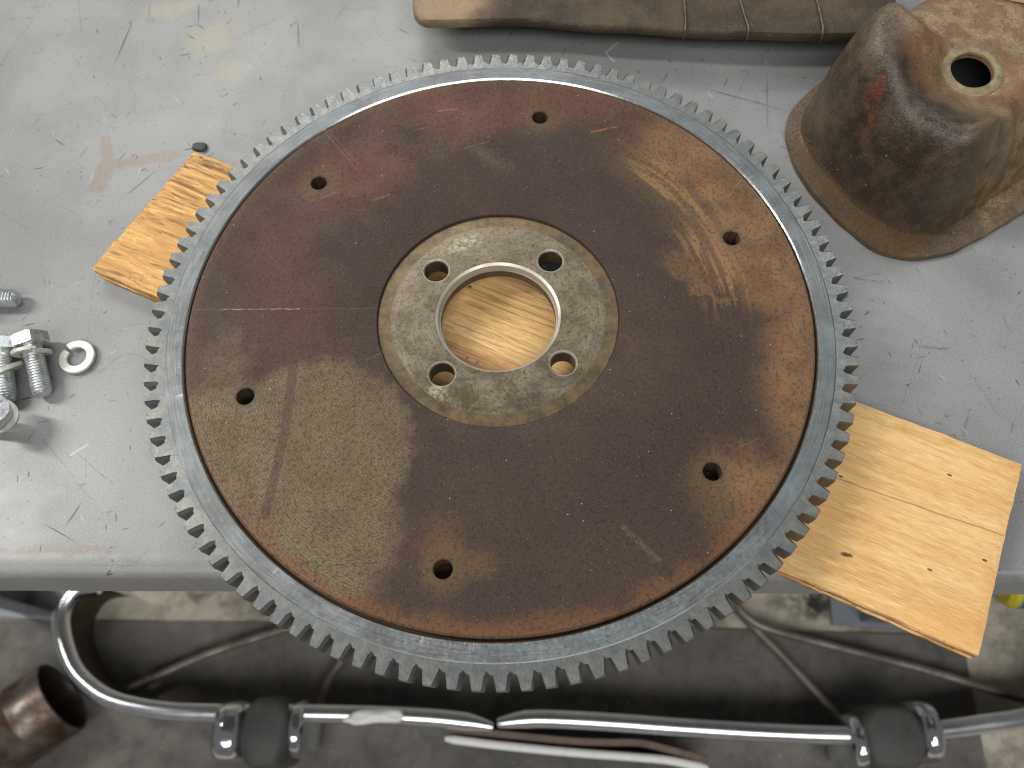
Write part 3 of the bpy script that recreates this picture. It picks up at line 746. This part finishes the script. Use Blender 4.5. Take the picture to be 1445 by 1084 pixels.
# ------------------------------------------------------------------ bolts and lock washers
def hexpts(af): return [(af / math.sqrt(3) * math.cos(math.pi / 6 + i * math.pi / 3), af / math.sqrt(3) * math.sin(math.pi / 6 + i * math.pi / 3)) for i in range(6)]
def bolt_meshes():
    # axis along +z: head top at 0, tip at -32
    bm = bmesh.new()
    n = 48; af = 16.5; RO = 9.4
    lv = []
    def ringz(z, rmax):
        out = []
        for i in range(n):
            a = 2 * math.pi * i / n
            s = (a + math.pi / 6) % (math.pi / 3) - math.pi / 6
            r = min(af / 2 / math.cos(s), rmax); out.append(bm.verts.new((r * math.cos(a), r * math.sin(a), z)))
        return out
    lv = [ringz(-6.4, 8.6), ringz(-6.1, 9.6), ringz(-0.75, 9.6), ringz(-0.35, 8.9), ringz(0.0, 8.0)]
    for A, B in zip(lv, lv[1:]):
        for i in range(n): bm.faces.new((A[i], A[(i + 1) % n], B[(i + 1) % n], B[i]))
    bm.faces.new(lv[0][::-1]); bm.faces.new(lv[-1])
    # grade mark: three raised bars on the face
    for a in (0.3, 2.4, 4.5):
        g = bmesh.ops.create_cube(bm, size=1)
        for v in g['verts']:
            v.co = Vector((4.2 + v.co.x * 3.4, v.co.y * 0.7, 0.05 + v.co.z * 0.5)); v.co = Matrix.Rotation(a, 3, 'Z') @ v.co
    bmesh.ops.scale(bm, vec=(MM,) * 3, verts=bm.verts); finish(bm, 20)
    hm = bpy.data.meshes.new('head'); bm.to_mesh(hm); bm.free(); hm.materials.append(M_zinc)
    bm = bmesh.new()
    pr = [(4.9, -6.5), (4.9, -9)]
    z = -9.0
    while z > -30.2:
        pr += [(4.95, z - .35), (4.25, z - .95), (4.25, z - 1.1)]; z -= 1.5
    pr += [(4.6, z), (3.6, z - 1.3)]
    capped(bm, pr, 32)
    bmesh.ops.scale(bm, vec=(MM,) * 3, verts=bm.verts); finish(bm, 24)
    sm = bpy.data.meshes.new('threaded_shank'); bm.to_mesh(sm); bm.free(); sm.materials.append(M_zinc)
    return hm, sm
HM, SM = bolt_meshes()
def washer_mesh():
    bm = bmesh.new(); n = 56; gap = 0.13; pr = [(5.35, -1.1), (8.9, -1.1), (9.25, -.75), (9.25, .75), (8.9, 1.1), (5.35, 1.1), (5.1, .8), (5.1, -.8)]
    rg = []
    for i in range(n):
        a = gap + (2 * math.pi - 2 * gap) * i / (n - 1); dz = 0.75 * (i / (n - 1) - 0.5) * 2
        sk = 0.16 * (1 if i == 0 else 0) - 0.16 * (1 if i == n - 1 else 0)
        rg.append([bm.verts.new((r * math.cos(a + .05 * z), r * math.sin(a + .05 * z), z + dz)) for r, z in pr])
    for A, B in zip(rg, rg[1:]):
        for i in range(8): bm.faces.new((A[i], A[(i + 1) % 8], B[(i + 1) % 8], B[i]))
    bm.faces.new(rg[0]); bm.faces.new(rg[-1][::-1])
    bmesh.ops.scale(bm, vec=(MM,) * 3, verts=bm.verts); finish(bm, 30)
    me = bpy.data.meshes.new('lock_washer'); bm.to_mesh(me); bm.free(); me.materials.append(M_wash); return me
WM = washer_mesh()
def bolt(headtop, tip, spin, label):
    h, t = Vector(headtop), Vector(tip); ax = (h - t).normalized()
    e = empty('hex_bolt', headtop)
    e.rotation_euler = (ax.to_track_quat('Z', 'Y').to_matrix() @ Matrix.Rotation(spin, 3, 'Z')).to_euler()
    tag(e, label, 'bolt', 'zinc bolts on the bench')
    for nm, me in (('head', HM), ('threaded_shank', SM)):
        o = bpy.data.objects.new(nm, me); COL.objects.link(o); o.parent = e
    return e, ax
def washer(c, axis, spin, label):
    o = bpy.data.objects.new('lock_washer', WM); COL.objects.link(o); o.location = Vector(c) * MM
    o.rotation_euler = (Vector(axis).normalized().to_track_quat('Z', 'Y').to_matrix() @ Matrix.Rotation(spin, 3, 'Z')).to_euler()
    return tag(o, label, 'washer', 'lock washers on the bench')
washer((-218.2, 7.6, ZT + 1.9), (0.02, 0.01, 1), 0.35, 'loose split lock washer lying flat on the bench beside the bolts')
b, ax = bolt((-240.0, 17, ZT + 10.0), (-230.5, -13.5, ZT + 5.1), 0.45, 'zinc hex bolt lying next to the loose washer with its tip toward the bench edge')
washer((-237.6, 8.0, ZT + 9.1), (-0.12, 1.0, 0.34), 2.2, 'split lock washer around the bolt that lies next to the loose washer')
b, ax = bolt((-255, 15, ZT + 10.0), (-248, -15.2, ZT + 5.1), 0.2, 'zinc hex bolt lying parallel to another, with a washer tilted halfway down its shank')
washer((-249.3, -1.6, ZT + 9.2), (-0.5, 0.9, 0.55), 0.9, 'split lock washer tilted halfway down the shank of a lying bolt')
b, ax = bolt((-243.5, -27.5, ZT + 22.0), (-254, -29.5, ZT + 0.6), 0.9, 'zinc hex bolt propped with its marked head facing up')
washer((-245.0, -27.8, ZT + 13.6), (0.42, 0.1, 0.9), 2.6, 'split lock washer under the upturned marked bolt head')
bolt((-286.5, 45, ZT + 9.0), (-254.8, 43.2, ZT + 5.1), 0.3, 'zinc bolt lying crosswise with its threaded tip pointing toward the plywood')

# small black bit by the corner of the board
bm = bmesh.new()
bmesh.ops.create_icosphere(bm, subdivisions=3, radius=1)
for v in bm.verts:
    s = 1 + 0.16 * math.sin(3.1 * v.co.x + 2) * math.cos(2.3 * v.co.y)
    v.co = Vector((v.co.x * 5.2 * s, v.co.y * 3.2 * s, max(-1.2, min(1.6, v.co.z * 2.2))))
o = build('rubber_plug', bm, M_bit, angle=40, loc=(-169.6, 142.5, ZT + 1.15)); o.rotation_euler[2] = -0.12
tag(o, 'small black rubber plug on the bench at the corner of the plywood', 'plug')

# ------------------------------------------------------------------ oil pan, upside down
pa = math.radians(30)
pan = empty('oil_pan', (225, 45, ZT)); pan.rotation_euler = (0, 0, pa)
tag(pan, 'rusty brown sheet steel oil pan turned upside down with a round drain hole', 'oil pan')
def smooth(e0, e1, x):
    t = max(0, min(1, (x - e0) / (e1 - e0))); return t * t * (3 - 2 * t)
FL = catmull2([(240, -19), (150, -19), (60, -17.5), (28, -15.5), (9.5, -13.6), (-8, -5.5), (-19, 7), (-23, 24), (-23.5, 45), (-19.5, 71), (-10, 92), (5, 106), (27, 113), (60, 116), (150, 117), (240, 117)], 10)
WB = catmull2([(236, -1.5), (150, -1.5), (79, -1.4), (40, -1.6), (16.5, -1.6), (4, 3.5), (-4.5, 15), (-9.6, 34), (-10, 48), (-8, 68), (-3, 86), (6, 98), (24, 107), (60, 110), (150, 110), (236, 110)], 10)
HC = Vector((54, 47)); HR = 10.4

def dist_in(p):                    # distance from the wall foot, positive inside
    best = 1e9
    for a, b in zip(WB, WB[1:]):
        d = b - a; t = max(0, min(1, (p - a).dot(d) / d.length_squared)); best = min(best, (p - a - d * t).length)
    return best
def pan_h(p, inside):
    u, v = p
    far = smooth(42, 80, v) * (1 - smooth(32, 60, u))
    near = math.exp(-((u - 30) / 17) ** 2 - ((v - 12) / 13) ** 2)
    H = 52 + 20 * far + 9 * near + 7 * (1 - smooth(4, 38, u)) * (1 - far) - 13 * smooth(46, 60, u) * (1 - smooth(4, 30, v))
    run = 24.0 - 4 * smooth(60, 95, v)
    d = min(1.0, inside / run)
    s = 1 - (1 - d) ** 2.9
    foot = smooth(0, 0.12, d)
    return 3.2 + H * s * (0.55 + 0.45 * foot)
N = 200
def ray_hit(L, a):
    d = Vector((math.cos(a), math.sin(a))); best = None
    for p, q in list(zip(L, L[1:])) + [(L[-1], L[0])]:
        e = q - p; den = d.x * e.y - d.y * e.x
        if abs(den) < 1e-9: continue
        w = p - HC; t = (w.x * e.y - w.y * e.x) / den; s = (w.x * d.y - w.y * d.x) / den
        if t > 0 and -1e-6 <= s <= 1 + 1e-6 and (best is None or t < best): best = t
    return best
bm = bmesh.new()
fr = [0, .012, .03, .055, .085, .12, .16, .2, .245, .29, .34, .39, .44, .5, .56, .62, .68, .74, .8, .85, .9, .94, .97, 1]
loops = [[] for _ in range(len(fr) + 6)]
for i in range(N):
    a0 = 2 * math.pi * i / N
    # more rays towards the end wall and corners
    a = a0 + 0.28 * math.sin(2 * a0)
    d = Vector((math.cos(a), math.sin(a)))
    tf, tw = ray_hit(FL, a), ray_hit(WB, a)
    for li, (k_, z) in enumerate(((1.0, 0.0), (1.0, 2.6), (0.985, 3.2), (0.25, 3.2))):
        r = tw + (tf - tw) * k_
        wv = 0.25 * math.sin(9 * a) + 0.2 * math.sin(23 * a + 1)
        p = HC + d * (r + wv * (k_ > .9)); loops[li].append(bm.verts.new((p.x, p.y, z + (0.25 * math.sin(7 * a) if z > 1 else 0))))
    for li, t in enumerate(fr):
        r = tw + (HR - tw) * t; p = HC + d * r
        z = pan_h(p, dist_in(p)) if t > 0 else 3.3
        near = smooth(HR + 11, HR + 3, r)
        z = z * (1 - near) + near * (pan_h(HC, 40) + 0.10 * (r * d.x) + 0.06 * (r * d.y))
        z += 0.5 * math.sin(p.x * .13 + 1) * math.sin(p.y * .11) * (t > .1)
        loops[4 + li].append(bm.verts.new((p.x, p.y, z)))
    p = HC + d * HR
    zz = loops[4 + len(fr) - 1][-1].co.z
    loops[4 + len(fr)].append(bm.verts.new((p.x, p.y, zz - 2.4)))
    p = HC + d * (HR + 3); loops[5 + len(fr)].append(bm.verts.new((p.x, p.y, zz - 2.8)))
for A, B in zip(loops, loops[1:]):
    for i in range(N): bm.faces.new((A[i], A[(i + 1) % N], B[(i + 1) % N], B[i]))
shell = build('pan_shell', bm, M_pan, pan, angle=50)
bm = bmesh.new()
zc = pan_h(HC, 40)
rg = lathe(bm, [(HR + .05, .2), (HR + .4, .8), (HR + 1.6, 1.0), (HR + 4.0, .8), (HR + 5.2, .2), (HR + 5.2, -1.5), (HR + .05, -1.5)], 64)
for v in bm.verts: v.co.z += 0.10 * v.co.x + 0.06 * v.co.y + 0.18 * math.sin(3 * math.atan2(v.co.y, v.co.x))
bmesh.ops.translate(bm, verts=bm.verts, vec=(HC.x, HC.y, zc))
build('drain_collar', bm, M_seat, pan, angle=40)
bm = bmesh.new()      # pale bracket welded on the upper shoulder
g = bmesh.ops.create_cube(bm, size=1)
for v in g['verts']: v.co = Vector((v.co.x * 30, v.co.y * 13, v.co.z * 3))
bmesh.ops.bevel(bm, geom=bm.edges[:], offset=0.8, segments=2, affect='EDGES')
bmesh.ops.rotate(bm, verts=bm.verts, cent=(0, 0, 0), matrix=Matrix.Rotation(-0.9, 3, 'Z'))
bmesh.ops.translate(bm, verts=bm.verts, vec=(112, 74, 57))
build('bracket', bm, M_tag, pan)

# ------------------------------------------------------------------ grimy panel behind the flywheel
panel = empty('metal_panel', (90, 240, ZT))
tag(panel, 'grimy brown metal panel with thin wires across it at the back of the bench', 'panel')
def pw(o):
    o.parent = panel; o.matrix_parent_inverse = Matrix.Translation((-0.09, -0.24, -ZT * MM)); return o
fe = catmull2([(-41, 232), (-41.5, 222), (-40, 214), (-36, 209.5), (-30, 208.2), (-12, 207.4), (8, 205.6), (30, 203.4), (50, 199.3), (70, 195.2), (91, 192.2), (112, 188.6), (131, 185.4), (152, 182.9), (172, 180.6), (192, 178.8), (212, 177.2), (246, 174)], 6)
be = [Vector((246, 330)), Vector((-36, 345))]
out = fe + be
bm = bmesh.new()
cen = Vector((95, 262))
def off(p, d): return p + (cen - p).normalized() * d
lv = []
for d, z in ((4, -16.5), (0.9, -16.3), (0, -15), (0.2, -12), (1.4, -10.4), (3.5, -10.0), (16, -9.6 + 0)):
    lv.append([bm.verts.new((*off(p, d), z + 0.35 * math.sin(p.x * .09))) for p in out])
for A, B in zip(lv, lv[1:]):
    for i in range(len(A)): bm.faces.new((A[i], A[(i + 1) % len(A)], B[(i + 1) % len(A)], B[i]))
bm.faces.new(lv[-1]); bm.faces.new(lv[0][::-1])
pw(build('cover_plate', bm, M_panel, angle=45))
bm = bmesh.new()
A = []; B = []
cp = [(-18, 236), (40, 229), (120, 216), (205, 206), (215, 320), (-20, 330)]
for x, y in cp: A.append(bm.verts.new((x, y, ZT + 0.05))); B.append(bm.verts.new((x, y, -16.6)))
for i in range(6): bm.faces.new((A[i], A[(i + 1) % 6], B[(i + 1) % 6], B[i]))
bm.faces.new(B); bm.faces.new(A[::-1])
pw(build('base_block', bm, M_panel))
for x0, y0, dx in ((118.5, 188, 2), (154.5, 183.2, -1), (197, 178.8, 1)):
    bm = bmesh.new()
    tube(bm, catmull([(x0, y0 + 1.2, -18), (x0 - .1, y0 - 1.0, -13.5), (x0, y0 + 1.4, -9.2), (x0 + dx * .4, y0 + 8, -8.8), (x0 + dx, y0 + 22, -8.7), (x0 + dx * 1.8, y0 + 50, -8.8)], 5), 0.75, 8)
    pw(build('wire', bm, M_wire, angle=60))

# ------------------------------------------------------------------ chrome bumper on the floor
bump_ = empty('car_bumper', (0, -140, -875))
tag(bump_, 'chrome car bumper with rubber faced overriders lying on the mat', 'bumper')
def bp(o):
    o.parent = bump_; o.matrix_parent_inverse = Matrix.Translation((0, 0.14, 0.875)); return o
bead = []
RB = 11.5
for i in range(20):
    a = math.radians(-62 + (304) * i / 19); bead.append((RB * math.cos(a), RB * math.sin(a)))
bead += [(-4.2, -16), (-3.0, -40), (-4.5, -70), (-7, -94), (-4.6, -94.4), (-2.0, -70), (-0.4, -40), (-1.2, -16)]
ZB = -780
lp = [(-583, 50), (-612, 46), (-627, 25), (-626, -4), (-605, -50), (-576, -80), (-536, -102), (-473, -116.7), (-408, -123), (-348, -127), (-288, -130.5), (-205, -136.8), (-128, -144.6), (-80, -152), (-46, -160)]
rp = [(-40, -156), (0, -153.5), (49, -157), (120, -165), (192, -174), (300, -186), (403, -194.9), (460, -196), (515, -194.5), (570, -191), (625, -186.6), (690, -172), (730, -140), (745, -90)]
for pts, sc_ in ((lp, lambda t: 1 if t < .93 else 1 - (t - .93) / .07 * .55), (rp, lambda t: 0.5 + t / .07 * .5 if t < .07 else 1)):
    bm = bmesh.new(); path = catmull([(x, y, ZB) for x, y in pts], 8)
    sweep(bm, path, bead, sc_)
    bp(build('blade', bm, M_bead, angle=50))
    bm = bmesh.new()
    sweep(bm, path, [(2.2, -13), (3.4, -13), (3.2, -40), (2.0, -70), (-1.5, -92.5), (-2.7, -92.5), (0.8, -70), (2.0, -40)], sc_)
    bp(build('inner_face', bm, M_brown, angle=50))
def over(x0, x1, y0, y1, z0, z1, mat, nm, rnd_=0.6, tilt=-0.05):
    bm = bmesh.new()
    n = 32; m = 14
    w, d, h = (x1 - x0) / 2, (y1 - y0) / 2, (z1 - z0) / 2
    rings = []
    for j in range(1, m):
        ph = -math.pi / 2 + math.pi * j / m
        cz, rz = math.sin(ph), math.cos(ph)
        zz = math.copysign(abs(cz) ** (0.5 if rnd_ < .5 else .75), cz); rr = rz ** rnd_
        ring = []
        for i in range(n):
            a = 2 * math.pi * i / n; c, s = math.cos(a), math.sin(a)
            ring.append(bm.verts.new((math.copysign(abs(c) ** .6, c) * w * rr, math.copysign(abs(s) ** .75, s) * d * rr, zz * h)))
        rings.append(ring)
    for A, B in zip(rings, rings[1:]):
        for i in range(n): bm.faces.new((A[i], A[(i + 1) % n], B[(i + 1) % n], B[i]))
    bm.faces.new(rings[0][::-1]); bm.faces.new(rings[-1])
    bmesh.ops.rotate(bm, verts=bm.verts, cent=(0, 0, 0), matrix=Matrix.Rotation(tilt, 3, 'Z'))
    bmesh.ops.translate(bm, verts=bm.verts, vec=((x0 + x1) / 2, (y0 + y1) / 2, (z0 + z1) / 2))
    return bp(build(nm, bm, mat, angle=60))
over(-407, -356, -188, -108, -874, -748, M_chrome, 'overrider_cap', .7)
over(-364, -303, -194, -106, -874, -752, M_rubber, 'overrider_rubber', .24)
over(-311, -282, -184, -112, -874, -758, M_chrome, 'overrider_cap', .7)
over(394, 426, -238, -168, -874, -756, M_chrome, 'overrider_cap', .7)
over(408, 488, -240, -160, -874, -752, M_rubber, 'overrider_rubber', .24)
over(478, 516, -234, -158, -874, -748, M_chrome, 'overrider_cap', .7)
for pts in (((-553, -82, -845), (-452, -42, -850), (-343, -13, -852), (-240, 14, -855)),
            ((-283, -118, -840), (-275, -84, -850), (-258, -58, -855), (-225, -10, -858)),
            ((268, 60, -855), (300, -4, -852), (323, -39, -850), (369, -61, -850), (544, -118, -848), (655, -160, -838), (720, -176, -830)),
            ((280, 20, -862), (309, -24, -860), (363, -94, -855), (420, -178, -845))):
    bm = bmesh.new(); tube(bm, catmull(pts, 8), 6.2, 12)
    bp(build('support_rod', bm, M_rod, angle=60))
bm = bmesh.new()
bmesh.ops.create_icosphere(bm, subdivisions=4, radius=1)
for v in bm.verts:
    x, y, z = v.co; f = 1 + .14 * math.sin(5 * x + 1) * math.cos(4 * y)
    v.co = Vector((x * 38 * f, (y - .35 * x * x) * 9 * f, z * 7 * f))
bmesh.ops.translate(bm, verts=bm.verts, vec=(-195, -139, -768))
bp(build('flare_lump', bm, M_white, angle=80))  # added white lump standing in for the flare at the chrome's end

# trim strip standing beside the bumper
strip = empty('trim_strip', (60, -190, -875))
tag(strip, 'brown trim strip with a white bead standing beside the chrome bumper', 'trim strip')
def sp_(o):
    o.parent = strip; o.matrix_parent_inverse = Matrix.Translation((-0.06, 0.19, 0.875)); return o
s1 = [(-104, -159, -785), (-42, -168, -785), (47.5, -181, -785), (100, -186, -784), (140, -189, -783), (180, -200, -785), (223, -213, -788)]
s2 = [(-108, -170, -786), (-43, -181, -786), (46, -194, -787), (134.5, -205, -787), (175, -211, -787), (221, -222, -790)]
bm = bmesh.new(); sweep(bm, catmull(s1, 8), [(-4.5, 1), (-3.5, 2.4), (3.5, 2.4), (4.5, 1), (4.5, -3), (1, -4), (1, -85), (-1, -85), (-1, -4), (-4.5, -3)])
sp_(build('strip', bm, M_strip, angle=40))
bm = bmesh.new(); tube(bm, catmull(s2, 8), lambda t: 5.2 * min(1, .55 + 9 * t, .55 + 9 * (1 - t)), 14)
sp_(build('bead', bm, M_white, angle=60))
bm = bmesh.new(); sweep(bm, catmull([(x, y, z - 1) for x, y, z in s2], 8), [(.8, -4), (.8, -85), (-.8, -85), (-.8, -4)])
sp_(build('carrier', bm, M_rubber, angle=40))

# rusty pipe
pipe = empty('exhaust_pipe', (-640, -95, -875))
tag(pipe, 'rusty open ended exhaust pipe lying on the mat by the bumper end', 'pipe')
axp = Vector((-0.825, -0.56, 0.02)).normalized()
mtx = Matrix.Translation((-632, -88, -822)) @ axp.to_track_quat('Z', 'Y').to_matrix().to_4x4()
bm = bmesh.new()
lathe(bm, [(49, 0), (51, -0.8), (52.4, .6), (52.4, 44), (53.2, 46), (53.2, 50), (52.0, 52), (52.0, 420), (48.5, 420), (48.5, 6)], 72, True, mtx)
o = build('pipe_wall', bm, M_rust, angle=40); o.parent = pipe; o.matrix_parent_inverse = Matrix.Translation((0.64, 0.095, 0.875))
bm = bmesh.new()
rg = lathe(bm, [(48.3, 8), (47.8, 60), (46, 130)], 72, False, mtx); bm.faces.new(rg[-1])
o = build('pipe_lining', bm, M_soot, angle=60); o.parent = pipe; o.matrix_parent_inverse = Matrix.Translation((0.64, 0.095, 0.875))

# plastic bottle under the bench edge
bot = empty('plastic_bottle', (752, -24, -880)); bot.rotation_euler = (0, 0, -0.12)
tag(bot, 'yellow plastic bottle with a blue label lying on the concrete under the bench', 'bottle')
mx = Matrix.Translation((0, 0, 26)) @ Matrix.Rotation(math.pi / 2, 4, 'Y')
bm = bmesh.new(); capped(bm, [(20, -62), (26, -56), (26, 40), (22, 54), (12, 62), (11, 74)], 40, mx)
build('bottle_body', bm, M_yellow, bot)
bm = bmesh.new(); lathe(bm, [(26.6, -47), (26.6, 34), (25.6, 34), (25.6, -47)], 40, True, mx)
build('label_band', bm, M_blue, bot)
bm = bmesh.new(); capped(bm, [(13.5, 70), (13.5, 88), (11, 90)], 32, mx)
build('cap', bm, M_yellow, bot)
